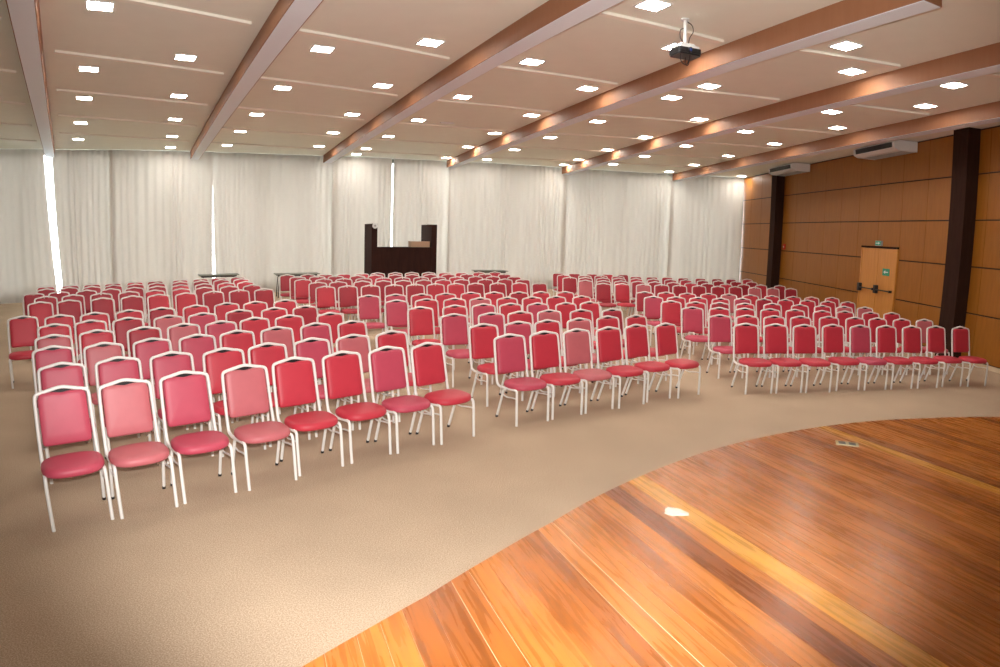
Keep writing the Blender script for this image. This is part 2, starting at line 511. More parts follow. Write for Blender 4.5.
Dv, Nv = Vector((ca_, sa_)), Vector((sa_, -ca_))
S0 = Vector((SX, SY)); sc0, tc0 = S0.dot(Nv), S0.dot(Dv)
bm = bmesh.new()
lay_b = bm.faces.layers.float.new('board'); lay_p = bm.faces.layers.float.new('pale')
rnd = random.Random(11)
s = sc0 - SR + 0.02; cuts_ = [s]
marks = [0.474, 0.612, 0.867, 1.27, 2.262, 2.424, 2.573, 4.64, 4.76]
while s < sc0 + SR - 0.03:
    nx = s + rnd.uniform(0.11, 0.16)
    for mk in marks:
        if s < mk - 0.001 and nx > mk - 0.06: nx = mk; break
    cuts_.append(nx); s = nx
for k, (s0, s1) in enumerate(zip(cuts_, cuts_[1:])):
    g = 0.0014 if rnd.random() < 0.62 else rnd.uniform(0.004, 0.008)
    s0 += g / 2; s1 -= g / 2
    if s1 > sc0 + SR or s0 < sc0 - SR: continue
    pts = []
    for j in range(4):
        ss = s0 + (s1 - s0) * j / 3
        rr = SR
        for _ in range(4):
            t = tc0 + math.sqrt(max(0, rr * rr - (ss - sc0) ** 2))
            v_ = Nv * ss + Dv * t - S0
            rr = edge_r(math.degrees(math.atan2(v_.y, v_.x)) % 360)
        t = tc0 + math.sqrt(max(0, rr * rr - (ss - sc0) ** 2))
        pts.append(Nv * ss + Dv * t)
    def low(ss):
        # back end of the board: the stage stops at the rear wall and at the right wall
        t = (-3.44 - Nv.y * ss) / Dv.y
        if Dv.x < 0:
            t = max(t, (WX - 0.03 - Nv.x * ss) / Dv.x)
        return t
    if pts[0].y < -3.3: continue
    b0, b1 = low(s0), low(s1)
    f_pts = [Nv * s1 + Dv * b1, Nv * s0 + Dv * b0]
    if (pts[0] - f_pts[1]).dot(Dv) < 0.1 or (pts[3] - f_pts[0]).dot(Dv) < 0.1: continue
    poly = [tuple(v) for v in pts + f_pts]
    pale = 1.0 if any(abs((s0 + s1) / 2 - m) < 0.03 for m in (2.343, 4.70)) else 0.0
    bid = rnd.random() * 50
    for f in prism(bm, poly, SZ - 0.02, SZ):
        f[lay_b] = bid; f[lay_p] = pale
struct(obj('stage_floor', bm, M['boards']))

# ------------------------------------------------------------------ curtains
def curtain(k0, k1, label, slant0=0.0, slant1=0.0, seed=1, inset=0.0):
    rg = random.Random(seed)
    a = Vector(wall_at(k0, inset)); b = Vector(wall_at(k1, inset))
    # follow the facets
    ks = [k0] + [i for i in range(math.ceil(k0 + 1e-6), math.floor(k1 - 1e-6) + 1)] + [k1]
    pts = [Vector(wall_at(k, inset)) for k in ks]
    L_ = sum((q - p).length for p, q in zip(pts, pts[1:]))
    n = int(L_ / 0.02)
    ph, x = [], 0.0
    phase = 0.0
    freqs = [rg.uniform(20, 40) for _ in range(int(L_ / 0.7) + 2)]
    amps = [rg.uniform(0.008, 0.034) for _ in range(int(L_ / 0.5) + 2)]
    cols = []
    for i in range(n + 1):
        u = L_ * i / n
        rem = u
        for p, q in zip(pts, pts[1:]):
            ln = (q - p).length
            if rem <= ln + 1e-6:
                base = p + (q - p) * (rem / ln); t = (q - p) / ln; break
            rem -= ln
        nrm = Vector((t.y, -t.x))     # into the hall
        fi = u / 0.7; j = int(fi); fr = freqs[j] * (1 - fi + j) + freqs[j + 1] * (fi - j)
        ai = u / 0.5; j = int(ai); am = amps[j] * (1 - ai + j) + amps[j + 1] * (ai - j)
        phase += fr * L_ / n
        cols.append((base, nrm, t, am, phase, u / L_))
    me = bmesh.new()
    zs = [0.015, 0.6, 1.3, 2.0, 2.7, 3.4, 4.0, 4.35, ZC - 0.012]
    grid = []
    for z in zs:
        h = z / ZC
        row = []
        for base, nrm, t, am, p_, uu in cols:
            off = am * (1.05 - 0.25 * h) * math.sin(p_ + 0.5 * math.sin(p_ * 0.31 + h * 1.2)) + 0.015 * math.sin(p_ * 0.13 + h * 2)
            e0 = max(0, 1 - uu * L_ / 0.8); e1 = max(0, 1 - (1 - uu) * L_ / 0.8)
            sl = slant0 * (1 - h) * e0 + slant1 * (1 - h) * e1
            q = base + nrm * off + t * sl
            row.append(me.verts.new((q.x, q.y, z)))
        grid.append(row)
    for r0, r1 in zip(grid, grid[1:]):
        for i in range(n):
            me.faces.new((r0[i], r0[i + 1], r1[i + 1], r1[i]))
    o = obj('curtain', me, M['curtain'], smooth=True)
    sol = o.modifiers.new('thickness', 'SOLIDIFY'); sol.thickness = 0.006
    tag(o, label, 'curtain', 'cream curtains along the back wall')
    return o
CUR = [(-1.75, -0.045, 'leftmost cream curtain, left of the widest bright gap', 0, 0.30, 0),
       (0.012, 0.43, 'narrow cream curtain right of the widest bright gap', 0.22, 0, 0),
       (0.40, 1.136, 'cream curtain with faint seam, left of second bright gap', 0, -0.06, 0.12),
       (1.131, 2.08, 'cream curtain behind the folding table left of the booth', 0.09, 0, 0),
       (2.04, 2.518, 'cream curtain right behind the dark booth, left of its bright slit', 0, 0, 0.12),
       (2.532, 3.01, 'cream curtain just right of the bright slit behind the booth', 0, 0, 0),
       (2.985, 4.02, 'cream curtain between the fourth and fifth ceiling beams', 0, 0, 0.12),
       (3.98, 4.99, 'cream curtain between the fifth and sixth ceiling beams', 0, 0, 0),
       (4.95, 5.608, 'rightmost cream curtain, beside the wood panelled wall', 0, 0.0, 0.12)]
for i, (k0, k1, lab, s0, s1, ins) in enumerate(CUR):
    curtain(k0, k1, lab, s0, s1, seed=20 + i, inset=ins)

# ------------------------------------------------------------------ downlights
def ring_square(bm, a, b, z0, z1):
    for x0, x1, y0, y1 in ((-b, b, -b, -a), (-b, b, a, b), (-b, -a, -a, a), (a, b, -a, a)):
        box(bm, x0, x1, y0, y1, z0, z1)
bm = bmesh.new(); ring_square(bm, 0.138, 0.158, -0.012, 0.0)
me_fr = mesh_of('frame', bm, M['white_plastic'])
bm = bmesh.new(); box(bm, -0.1375, 0.1375, -0.1375, 0.1375, -0.007, 0.0)
me_df = mesh_of('diffuser', bm, M['lamp_glow'])
DOWN = [
    (0, 0.79, [24.60, 27.69, 30.06, 33.04, 35.86]),
    (0, -0.91, [23.80, 26.53, 29.35, 32.00, 34.71, 37.04]),
    (1, 0.83, [25.39, 28.06, 30.85, 33.38, 36.15]),
    (1, -0.70, [24.47, 27.23, 30.14, 32.86, 35.61]),
    (2, 0.86, [21.82, 24.67, 27.49, 30.25, 32.95, 35.68, 37.15]),
    (2, -0.46, [22.94, 25.74, 28.55, 31.26, 34.04, 36.99]),
    (3, 1.05, [21.50, 24.39, 25.50, 28.45, 31.18, 33.96, 36.82]),
    (3, -0.43, [22.34, 26.96, 29.77, 32.50, 35.29, 37.00]),
    (4, 1.10, [21.91, 24.68, 27.60, 30.45, 33.17, 35.78]),
    (4, -0.67, [23.23, 25.92, 28.69, 31.49, 34.21, 36.75]),
    (5, 2.21, [36.25]),
]
first = None
for i, lat, rs in DOWN:
    n = len(rs)
    for j, r in enumerate(rs):
        side = 'right' if lat > 0 else 'left'
        beam = i if lat > 0 else i + 1
        lab = 'square recessed ceiling light, %s from back wall, along %s side of %s beam' % (ORD[n - 1 - j], side, ORD[beam])
        if i == 5: lab = 'square recessed ceiling light alone between the sixth beam and the wood wall'
        x, y = fan(beam, r, lat + (0.016 * (r - 30) if lat < 0 else 0.0))
        rz = -(TH0 + (i + 0.5) * DTH)
        if first is None:
            t = thing('ceiling_light', lab, 'light', (x, y, ZC - 0.001), rz, 'square ceiling lights')
            first = (t, [obj('frame', me_fr, None, t), obj('diffuser', me_df, None, t)])
        else:
            t = first[0].copy(); C.objects.link(t)
            t.location = (x, y, ZC - 0.001); t.rotation_euler = (0, 0, rz); t['label'] = lab
            for ch in first[1]:
                c2 = ch.copy(); C.objects.link(c2); c2.parent = t

# ------------------------------------------------------------------ chairs
LEAN0 = (0.425, 0.424); LEAN1 = (0.512, 0.86)
def hoop_path():
    half = [(-0.206, 0.055, 0.386), (-0.207, 0.31, 0.362), (-0.208, 0.405, 0.375), (-0.207, 0.428, 0.43), (-0.201, 0.503, 0.818), (-0.196, 0.512, 0.872), (-0.14, 0.516, 0.882), (0, 0.524, 0.912)]
    rs = 0.05
    full = half + [(-x, y, z) for x, y, z in half[-2::-1]]
    return smooth_path(full, 0.045, 4)
def frame_bm():
    bm = bmesh.new()
    tube(bm, hoop_path(), 0.0145, 8)
    for y, z in ((0.09, 0.378), (0.33, 0.362)):
        tube(bm, [(-0.206, y, z), (0.206, y, z)], 0.009, 6)
    return bm
def front_leg_bm(s):
    bm = bmesh.new()
    tube(bm, smooth_path([(s * 0.206, 0.075, 0.3845), (s * 0.207, 0.016, 0.387), (s * 0.209, 0.010, 0.30), (s * 0.208, 0.0, 0.0)], 0.04, 4), 0.0138, 8)
    return bm
def rear_leg_bm(s):
    bm = bmesh.new()
    tube(bm, smooth_path([(s * 0.206, 0.24, 0.360), (s * 0.206, 0.278, 0.350), (s * 0.207, 0.41, 0.0)], 0.03, 3), 0.0138, 8)
    return bm
def cap_bm(s):
    bm = bmesh.new()
    tube(bm, [(s * 0.207, 0.4005, 0.026), (s * 0.207, 0.410, 0.0)], 0.0155, 8)
    return bm
def brace_bm(s):
    bm = bmesh.new()
    tube(bm, smooth_path([(s * 0.206, 0.300, 0.290), (s * 0.206, 0.20, 0.272), (s * 0.206, 0.13, 0.290), (s * 0.209, 0.010, 0.300)], 0.05, 3), 0.008, 6)
    return bm
def seat_bm():
    bm = bmesh.new()
    o2 = []
    for k in range(40):
        a = 2 * PI * k / 40
        c_, s_ = math.cos(a), math.sin(a)
        e_ = 2 / 2.9
        o2.append((0.224 * math.copysign(abs(c_) ** e_, c_), 0.158 + 0.196 * math.copysign(abs(s_) ** (2 / (2.5 if s_ < 0 else 3.4)), s_)))
    pillow(bm, o2, [(0.88, 0.383), (0.955, 0.386), (0.99, 0.397), (1.0, 0.411), (0.985, 0.428), (0.94, 0.440), (0.85, 0.448), (0.60, 0.454), (0.25, 0.456)], lambda u, v, w: (u, v, w))
    return bm
def back_bm():
    bm = bmesh.new()
    o2 = round_poly([(-0.184, 0.487), (0.184, 0.487), (0.180, 0.845), (0.160, 0.874), (0.055, 0.880), (0.0, 0.868), (-0.055, 0.880), (-0.160, 0.874), (-0.180, 0.845)], [0.035, 0.035, 0.03, 0.03, 0.05, 0.05, 0.05, 0.03, 0.03], 4)
    sl = (LEAN1[0] - LEAN0[0]) / (LEAN1[1] - LEAN0[1])
    def fn(u, v, w):
        yb = LEAN0[0] + (v - LEAN0[1]) * sl
        return (u, yb + w, v - w * sl)
    pillow(bm, o2, [(0.80, 0.022), (0.93, 0.020), (0.985, 0.012), (1.0, 0.0), (0.992, -0.012), (0.97, -0.021), (0.93, -0.026), (0.72, -0.030), (0.3, -0.032)], fn)
    # the wedge between the hoop's peak and the pad is separate
    return bm
def wedge_bm():
    bm = bmesh.new()        # the dark wedge under the hoop's peak
    pts = [(-0.075, 0.884), (0.0, 0.864), (0.075, 0.884), (0.0, 0.905)]
    a = [bm.verts.new((x, 0.512, z)) for x, z in pts]; c = [bm.verts.new((x, 0.522, z)) for x, z in pts]
    bm.faces.new(a); bm.faces.new(c[::-1])
    for i in range(4): bm.faces.new((a[i], a[(i + 1) % 4], c[(i + 1) % 4], c[i]))
    return bm

me_frame = mesh_of('frame', frame_bm(), M['white_metal'], True, 60)
me_leg = [mesh_of('leg', front_leg_bm(-1), M['white_metal'], True, 60), mesh_of('leg', front_leg_bm(1), M['white_metal'], True, 60),
          mesh_of('leg', rear_leg_bm(-1), M['white_metal'], True, 60), mesh_of('leg', rear_leg_bm(1), M['white_metal'], True, 60)]
me_cap = [mesh_of('foot_cap', cap_bm(s), M['black_plastic'], True, 60) for s in (-1, 1)]
me_brace = [mesh_of('brace', brace_bm(s), M['white_metal'], True, 60) for s in (-1, 1)]
me_wedge = mesh_of('peak_wedge', wedge_bm(), M['black_plastic'])
me_seat = {k: mesh_of('seat', seat_bm(), m, True, 70) for k, m in VINYL.items()}
me_back = {k: mesh_of('backrest', back_bm(), m, True, 70) for k, m in VINYL.items()}

GROUP = 'red padded chairs set out in three blocks of rows'
def build_chair():
    t = thing('banquet_chair', 'red padded chair with white frame', 'chair', group=GROUP)
    parts = [obj('frame', me_frame, None, t), obj('seat', me_seat['red'], None, t), obj('backrest', me_back['red'], None, t)]
    legs = [obj('leg', m, None, t) for m in me_leg]
    caps = [obj('foot_cap', me_cap[i], None, legs[2 + i]) for i in (0, 1)]
    brs = [obj('brace', m, None, t) for m in me_brace] + [obj('peak_wedge', me_wedge, None, t)]
    return t, parts, legs, caps, brs
PROTO = build_chair()
PLACED = [0]
def place_chair(x, y, rz, col, label, detail):
    if PLACED[0] == 0:
        t, parts, legs, caps, brs = PROTO
    else:
        t = PROTO[0].copy(); C.objects.link(t)
        parts, legs = [], []
        for src, dst in ((PROTO[1], parts), (PROTO[2], legs)):
            for ch in src:
                c2 = ch.copy(); C.objects.link(c2); c2.parent = t; dst.append(c2)
        if detail:
            for i, ch in enumerate(PROTO[3]):
                c2 = ch.copy(); C.objects.link(c2); c2.parent = legs[2 + i]
            for ch in PROTO[4]:
                c2 = ch.copy(); C.objects.link(c2); c2.parent = t
    PLACED[0] += 1
    parts[1].data = me_seat[col]; parts[2].data = me_back[col]
    t.location = (x, y, 0); t.rotation_euler = (0, 0, rz)
    t['label'] = label
CHAIRS = {
    'left': [
        (42.8, [(-2.93,3.56), (-2.56,3.87), (-2.22,4.22), (-1.82,4.56), (-1.51,4.93), (-1.14,5.29), (-0.77,5.6), (-0.39,5.9)]),
        (41.1, [(-3.54,4.31), (-3.16,4.65), (-2.78,4.97), (-2.36,5.24), (-2.02,5.59), (-1.66,5.95), (-1.28,6.26), (-0.91,6.58)]),
        (41.8, [(-4.21,5.03), (-3.78,5.31), (-3.4,5.65), (-3.02,5.97), (-2.68,6.32), (-2.31,6.66), (-1.94,7.05), (-1.54,7.33)]),
        (41.4, [(-4.73,5.66), (-4.42,6.07), (-3.96,6.4), (-3.6,6.72), (-3.22,7.01), (-2.9,7.4), (-2.52,7.7), (-2.04,8.05)]),
        (40.9, [(-5.34,6.41), (-5.06,6.81), (-4.67,7.12), (-4.2,7.41), (-3.84,7.73), (-3.46,8.15), (-3.03,8.47), (-2.64,8.78)]),
        (41.1, [(-6.39,7.02), (-5.9,7.23), (-5.52,7.53), (-5.15,7.89), (-4.8,8.22), (-4.4,8.59), (-4.04,8.96), (-3.64,9.22), (-3.24,9.54)]),
        (41.5, [(-7.49,8.68), (-7.14,9.02), (-6.72,9.41), (-6.33,9.78), (-5.96,10.09), (-5.56,10.42), (-5.17,10.79), (-4.77,11.13), (-4.37,11.45)]),
        (41.5, [(-8.07,9.52), (-7.71,9.86), (-7.3,10.2), (-6.91,10.57), (-6.51,10.88), (-6.11,11.24), (-5.76,11.59), (-5.35,11.92), (-4.97,12.26)]),
        (41.5, [(-8.84,10.07), (-8.49,10.42), (-8.06,10.75), (-7.69,11.07), (-7.34,11.41), (-6.96,11.72), (-6.59,12.07), (-6.19,12.43), (-5.79,12.72), (-5.46,13.08)]),
        (41.5, [(-9.24,10.93), (-8.92,11.29), (-8.52,11.55), (-8.19,11.91), (-7.82,12.22), (-7.45,12.53), (-7.05,12.89), (-6.67,13.22), (-6.3,13.58), (-5.92,13.89)]),
        (41.5, [(-9.76,11.55), (-9.38,11.91), (-8.99,12.2), (-8.62,12.51), (-8.25,12.87), (-7.89,13.2), (-7.43,13.59), (-7.05,13.93), (-6.7,14.25), (-6.33,14.57)]),
    ],
    'middle': [
        (31.5, [(0.38,6.53), (0.79,6.81), (1.2,7.07), (1.64,7.31), (2.06,7.61), (2.53,7.83)]),
        (30.0, [(0.05,7.28), (0.48,7.57), (0.89,7.81), (1.34,8.07), (1.8,8.4), (2.27,8.62)]),
        (26.4, [(-0.42,8.15), (0.1,8.39), (0.51,8.64), (0.96,8.92), (1.47,9.09), (2.01,9.33)]),
        (26.3, [(-0.99,8.88), (-0.49,9.2), (-0.05,9.49), (0.39,9.68), (0.84,9.85), (1.33,10.04), (1.78,10.31)]),
        (25.5, [(-1.51,9.75), (-1.05,10.05), (-0.58,10.25), (-0.14,10.44), (0.33,10.64), (0.79,10.86), (1.25,11.11), (1.76,11.32)]),
        (25.3, [(-2.14,10.45), (-1.69,10.72), (-1.24,10.88), (-0.81,11.11), (-0.36,11.41), (0.09,11.59), (0.57,11.76), (1.02,11.96), (1.52,12.13)]),
        (26.2, [(-3.41,12.11), (-2.98,12.31), (-2.55,12.54), (-2.08,12.77), (-1.65,12.99), (-1.23,13.23), (-0.79,13.43), (-0.35,13.65), (0.15,13.88), (0.65,14.12), (1.13,14.26)]),
        (26.2, [(-3.88,13.1), (-3.47,13.34), (-2.96,13.6), (-2.51,13.8), (-2.07,14.01), (-1.61,14.29), (-1.18,14.49), (-0.74,14.71), (-0.17,14.98), (0.31,15.22), (0.77,15.36)]),
        (26.2, [(-4.49,13.89), (-4.03,14.11), (-3.58,14.31), (-3.14,14.56), (-2.69,14.79), (-2.26,14.99), (-1.81,15.22), (-1.38,15.43), (-0.93,15.61), (-0.45,15.91), (-0.0,16.1), (0.57,16.32)]),
        (26.2, [(-4.89,14.7), (-4.45,14.97), (-4.01,15.16), (-3.5,15.39), (-3.07,15.66), (-2.58,15.91), (-2.16,16.13), (-1.69,16.35), (-1.22,16.55), (-0.73,16.8), (-0.24,17.04), (0.31,17.24)]),
        (26.2, [(-5.4,15.32), (-4.9,15.59), (-4.47,15.8), (-4.03,16.04), (-3.58,16.26), (-3.19,16.54), (-2.73,16.75), (-2.3,16.97), (-1.84,17.15), (-1.39,17.33), (-0.92,17.53), (-0.44,17.76), (0.03,18.01)]),
    ],
    'right': [
        (7.5, [(3.61,8.0), (4.1,8.05), (4.59,8.09), (5.16,8.22), (5.67,8.26), (6.2,8.33), (6.74,8.39), (7.31,8.5), (7.85,8.52)]),
        (6.9, [(3.54,8.94), (4.03,9.01), (4.54,9.07), (5.06,9.15), (5.67,9.28), (6.21,9.31), (6.71,9.35), (7.23,9.37), (7.77,9.42)]),
        (5.7, [(3.38,9.96), (3.91,10.03), (4.42,10.09), (4.94,10.15), (5.47,10.2), (6.03,10.19), (6.58,10.28), (7.16,10.29), (7.69,10.35)]),
        (5.9, [(3.26,10.92), (3.74,10.89), (4.25,10.95), (4.79,10.99), (5.46,11.19), (6.05,11.17), (6.59,11.19), (7.11,11.21), (7.63,11.24)]),
        (7.7, [(3.12,11.7), (3.62,11.79), (4.11,11.85), (4.61,11.88), (5.18,12.08), (5.71,12.14), (6.25,12.2), (6.82,12.29), (7.31,12.24), (7.88,12.33)]),
        (6.6, [(3.16,12.71), (3.68,12.82), (4.16,12.79), (4.69,12.9), (5.2,12.98), (5.74,13.01), (6.3,13.05), (6.86,13.08), (7.37,13.14), (8.0,13.29)]),
        (10.0, [(2.6,14.74), (3.11,14.87), (3.68,14.96), (4.18,15.06), (4.68,15.12), (5.24,15.26), (5.79,15.32), (6.35,15.47), (6.92,15.51), (7.49,15.58), (8.11,15.74)]),
        (11.0, [(2.28,15.62), (2.77,15.68), (3.27,15.82), (3.77,15.96), (4.25,16.0), (4.79,16.1), (5.32,16.19), (5.84,16.29), (6.42,16.39), (7.01,16.52), (7.61,16.65), (8.26,16.76)]),
        (12.0, [(1.98,16.61), (2.44,16.73), (2.95,16.8), (3.44,16.95), (3.98,17.11), (4.5,17.2), (5.04,17.31), (5.55,17.43), (6.11,17.51), (6.66,17.63), (7.27,17.76), (7.83,17.88)]),
        (13.0, [(1.93,17.63), (2.57,17.76), (3.08,17.95), (3.61,18.0), (4.21,18.24), (4.74,18.37), (5.27,18.48), (5.82,18.57), (6.43,18.72), (7.05,18.88), (7.56,18.96), (8.23,19.21)]),
        (13.0, [(1.86,18.53), (2.35,18.61), (2.92,18.74), (3.43,18.87), (3.94,19.01)]),
    ],
}

FADED = {('left', 0, 1), ('left', 0, 3), ('left', 3, 3), ('left', 4, 3), ('left', 2, 5), ('left', 1, 6), ('left', 3, 0), ('left', 2, 1), ('middle', 0, 2),
         ('middle', 2, 3), ('middle', 4, 3), ('middle', 1, 3), ('right', 6, 2), ('right', 6, 8), ('right', 6, 9), ('right', 3, 7), ('right', 3, 8),
         ('right', 7, 0), ('right', 5, 4), ('right', 1, 8)}
ROSE_FLASHLIT = {('left', 0, 0), ('left', 1, 1), ('left', 2, 0), ('left', 0, 2), ('left', 0, 6), ('left', 1, 2), ('left', 2, 2), ('left', 2, 3), ('left', 1, 0), ('left', 3, 4), ('left', 4, 4), ('left', 2, 6), ('left', 1, 5),
        ('middle', 0, 0), ('middle', 1, 1), ('middle', 2, 0), ('middle', 2, 1), ('middle', 3, 2), ('middle', 3, 4), ('middle', 5, 0), ('middle', 5, 1),
        ('right', 0, 4), ('right', 1, 0), ('right', 2, 0), ('right', 4, 0), ('right', 4, 4), ('middle', 4, 0)}
ROWN = ['front'] + ORD[1:]
crnd = random.Random(3)
for blk, rows in CHAIRS.items():
    for ri, (ang, pts) in enumerate(rows):
        for ci, (x, y) in enumerate(pts):
            key = (blk, ri, ci)
            col = 'faded pink' if key in FADED else 'rose flashlit red' if key in ROSE_FLASHLIT else ('red' if crnd.random() < (0.9 if ri < 6 else 0.5) else 'deep dimmed red')
            if ri > 5 and crnd.random() < 0.6 and col != 'faded pink': col = 'deep dimmed red'  # darker vinyl in the back rows imitates the flash's falloff
            word = 'faded red' if col == 'faded pink' else 'red'
            lab = '%s padded chair with white frame, %s from left in %s row of %s block' % (word, ORD[ci], ROWN[ri], blk)
            if key == ('left', 5, 0): lab = 'red padded chair out by the left aisle, at left end of left block sixth row'
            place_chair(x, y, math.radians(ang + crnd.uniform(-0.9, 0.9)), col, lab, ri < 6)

# ------------------------------------------------------------------ booth at the back
booth = thing('control_booth', 'dark wood booth with two tall side pillars before the back curtain', 'booth', (-4.0, 18.9, 0), math.atan2(0.381, 0.924))
BW, BD, BH, BC = 2.09, 1.30, 2.29, 1.57
def part(name, par, mat, *a, **k):
    bm = bmesh.new(); box(bm, *a, **k); return obj(name, bm, mat, par)
part('side_panel', booth, M['dark_wood'], 0.0, 0.18, 0.0, BD, 0.0, BH, bevel=0.006)
part('side_panel', booth, M['dark_wood'], BW - 0.17, BW, 0.0, BD, 0.0, BH, bevel=0.006)
part('front_panel', booth, M['dark_wood'], 0.18, BW - 0.17, 0.02, 0.06, 0.0, BC - 0.03)
part('counter_top', booth, M['dark_wood'], 0.18, BW - 0.17, 0.0, 0.55, BC - 0.03, BC, bevel=0.004)
part('top_rail', booth, M['pillar'], BW - 0.29, BW - 0.17, 0.0, 0.12, BH - 0.07, BH, bevel=0.004)
rzb = booth.rotation_euler.z
def on_booth(u, v):
    c, s_ = math.cos(rzb), math.sin(rzb); return (-4.0 + u * c - v * s_, 18.9 + u * s_ + v * c)
bm = bmesh.new()
tube(bm, [(0, -0.03, 0), (0, -0.0, 0)], 0.085, 24)
x, y = on_booth(0.10, -0.002)
rf = thing('round_fitting', 'small white round fitting at the top of the booth\'s left pillar', 'fitting', (x, y, 2.225), rzb)
obj('dial', bm, M['white_plastic'], rf, True, 40)
bm = bmesh.new(); tube(bm, [(0, -0.036, 0), (0, -0.028, 0)], [0.03, 0.035], 16)
obj('hub', bm, M['grey_plastic'], rf, True, 40)
x, y = on_booth(1.58, 0.28)
cb_ = thing('cardboard_box', 'tan box lying on the dark booth\'s counter by its right pillar', 'box', (x, y, BC), rzb)
bm = bmesh.new(); box(bm, -0.30, 0.30, -0.2, 0.2, 0.001, 0.15, 0.004); obj('carton', bm, M['card'], cb_)
bm = bmesh.new(); box(bm, -0.305, 0.305, -0.205, 0.205, 0.1505, 0.18, 0.004); obj('lid', bm, M['card'], cb_)

# folding tables along the curtain
def folding_table(k, rho, ln, lab):
    x, y = fan(k, rho)
    t = thing('folding_table', lab, 'table', (x, y, 0), -(TH0 + k * DTH), 'folding tables along the back curtain')
    h = ln / 2
    bm = bmesh.new(); box(bm, -h, h, -0.3, 0.3, 0.7146, 0.738, 0.005); obj('tabletop', bm, M['green_top'], t)
    bm = bmesh.new()
    box(bm, -h + 0.08, h - 0.08, -0.24, -0.22, 0.66, 0.7145); box(bm, -h + 0.08, h - 0.08, 0.22, 0.24, 0.66, 0.7145)
    obj('apron', bm, M['bronze'], t)
    for sx in (-1, 1):
        for sy in (-1, 1):
            bm = bmesh.new()
            tube(bm, smooth_path([(sx * (h - 0.14), sy * 0.23, 0.66), (sx * (h - 0.10), sy * 0.24, 0.3), (sx * (h - 0.08), sy * 0.25, 0.0)], 0.05), 0.014, 8)
            obj('leg', bm, M['bronze'], t, True, 60)
folding_table(1.147, 36.75, 1.25, 'dark topped folding table under the second bright curtain gap')
folding_table(1.715, 36.3, 1.4, 'dark topped folding table left of the booth, behind the middle block')
folding_table(3.31, 37.1, 1.2, 'dark topped folding table right of the booth, behind the middle block')

# ------------------------------------------------------------------ projector under the ceiling
pj = thing('ceiling_projector', 'dark projector hanging from the ceiling on a white pole', 'projector', (2.04, 7.04, ZC), math.radians(16))
pj.scale = (0.85, 0.85, 1.0)
bm = bmesh.new()
tube(bm, [(0, 0, -0.002), (0, 0, -0.02)], 0.06, 16); tube(bm, [(0, 0, -0.02), (0, 0, -0.31)], 0.026, 12)
obj('pole', bm, M['white_plastic'], pj, True, 40)
bm = bmesh.new()
box(bm, -0.11, 0.11, -0.08, 0.08, -0.325, -0.31, 0.003)
for sx in (-1, 1):
    box(bm, sx * 0.10 - 0.01, sx * 0.10 + 0.01, -0.02, 0.02, -0.345, -0.324)
obj('mount_plate', bm, M['white_plastic'], pj)
bm = bmesh.new(); prism(bm, round_poly([(-0.18, -0.14), (0.18, -0.14), (0.18, 0.14), (-0.18, 0.14)], 0.04), -0.435, -0.375)
prism(bm, round_poly([(-0.175, -0.13), (0.175, -0.13), (0.175, 0.13), (-0.175, 0.13)], 0.04), -0.455, -0.4352)
obj('case', bm, M['black_plastic'], pj)
bm = bmesh.new(); prism(bm, round_poly([(-0.17, -0.13), (0.17, -0.13), (0.17, 0.13), (-0.17, 0.13)], 0.05), -0.3745, -0.345)
obj('top_cover', bm, M['white_plastic'], pj)
bm = bmesh.new(); tube(bm, [(-0.01, -0.138, -0.405), (-0.01, -0.165, -0.405)], [0.036, 0.032], 16); ln_ = obj('lens_ring', bm, M['black_plastic'], pj, True, 40)
bm = bmesh.new(); tube(bm, [(-0.01, -0.160, -0.405), (-0.01, -0.168, -0.405)], [0.026, 0.018], 16); obj('lens', bm, M['lens'], ln_, True, 40)
for pts in ([(0.03, 0.0, -0.03), (0.10, -0.02, -0.06), (0.12, -0.03, -0.15), (0.05, -0.03, -0.22), (0.03, -0.03, -0.33)],
            [(-0.03, 0.0, -0.12), (-0.10, -0.03, -0.15), (-0.11, -0.04, -0.24), (-0.03, -0.03, -0.34)],
            [(-0.13, -0.10, -0.45), (-0.14, -0.11, -0.54), (-0.09, -0.11, -0.58), (-0.02, -0.10, -0.57), (0.02, -0.10, -0.45)],
            [(0.02, 0.02, -0.45), (0.0, 0.0, -0.55), (0.05, 0.0, -0.56), (0.09, 0.02, -0.45)]):
    bm = bmesh.new(); tube(bm, smooth_path(pts, 0.06, 5), 0.006, 6); obj('cable', bm, M['black_plastic'], pj, True, 60)

# small flat plate on the ceiling
bm = bmesh.new(); box(bm, -0.16, 0.16, -0.06, 0.06, -0.02, -0.0005, 0.004)
for j in range(5): box(bm, -0.14, 0.14, -0.048 + j * 0.022, -0.040 + j * 0.022, -0.024, -0.0202)
tag(obj('ceiling_vent', bm, M['white_plastic']), 'small pale vent plate on the ceiling between the third and fourth beams', 'vent')
bpy.data.objects['ceiling_vent'].location = (-1.36, 14.64, ZC); bpy.data.objects['ceiling_vent'].rotation_euler = (0, 0, 0.33)

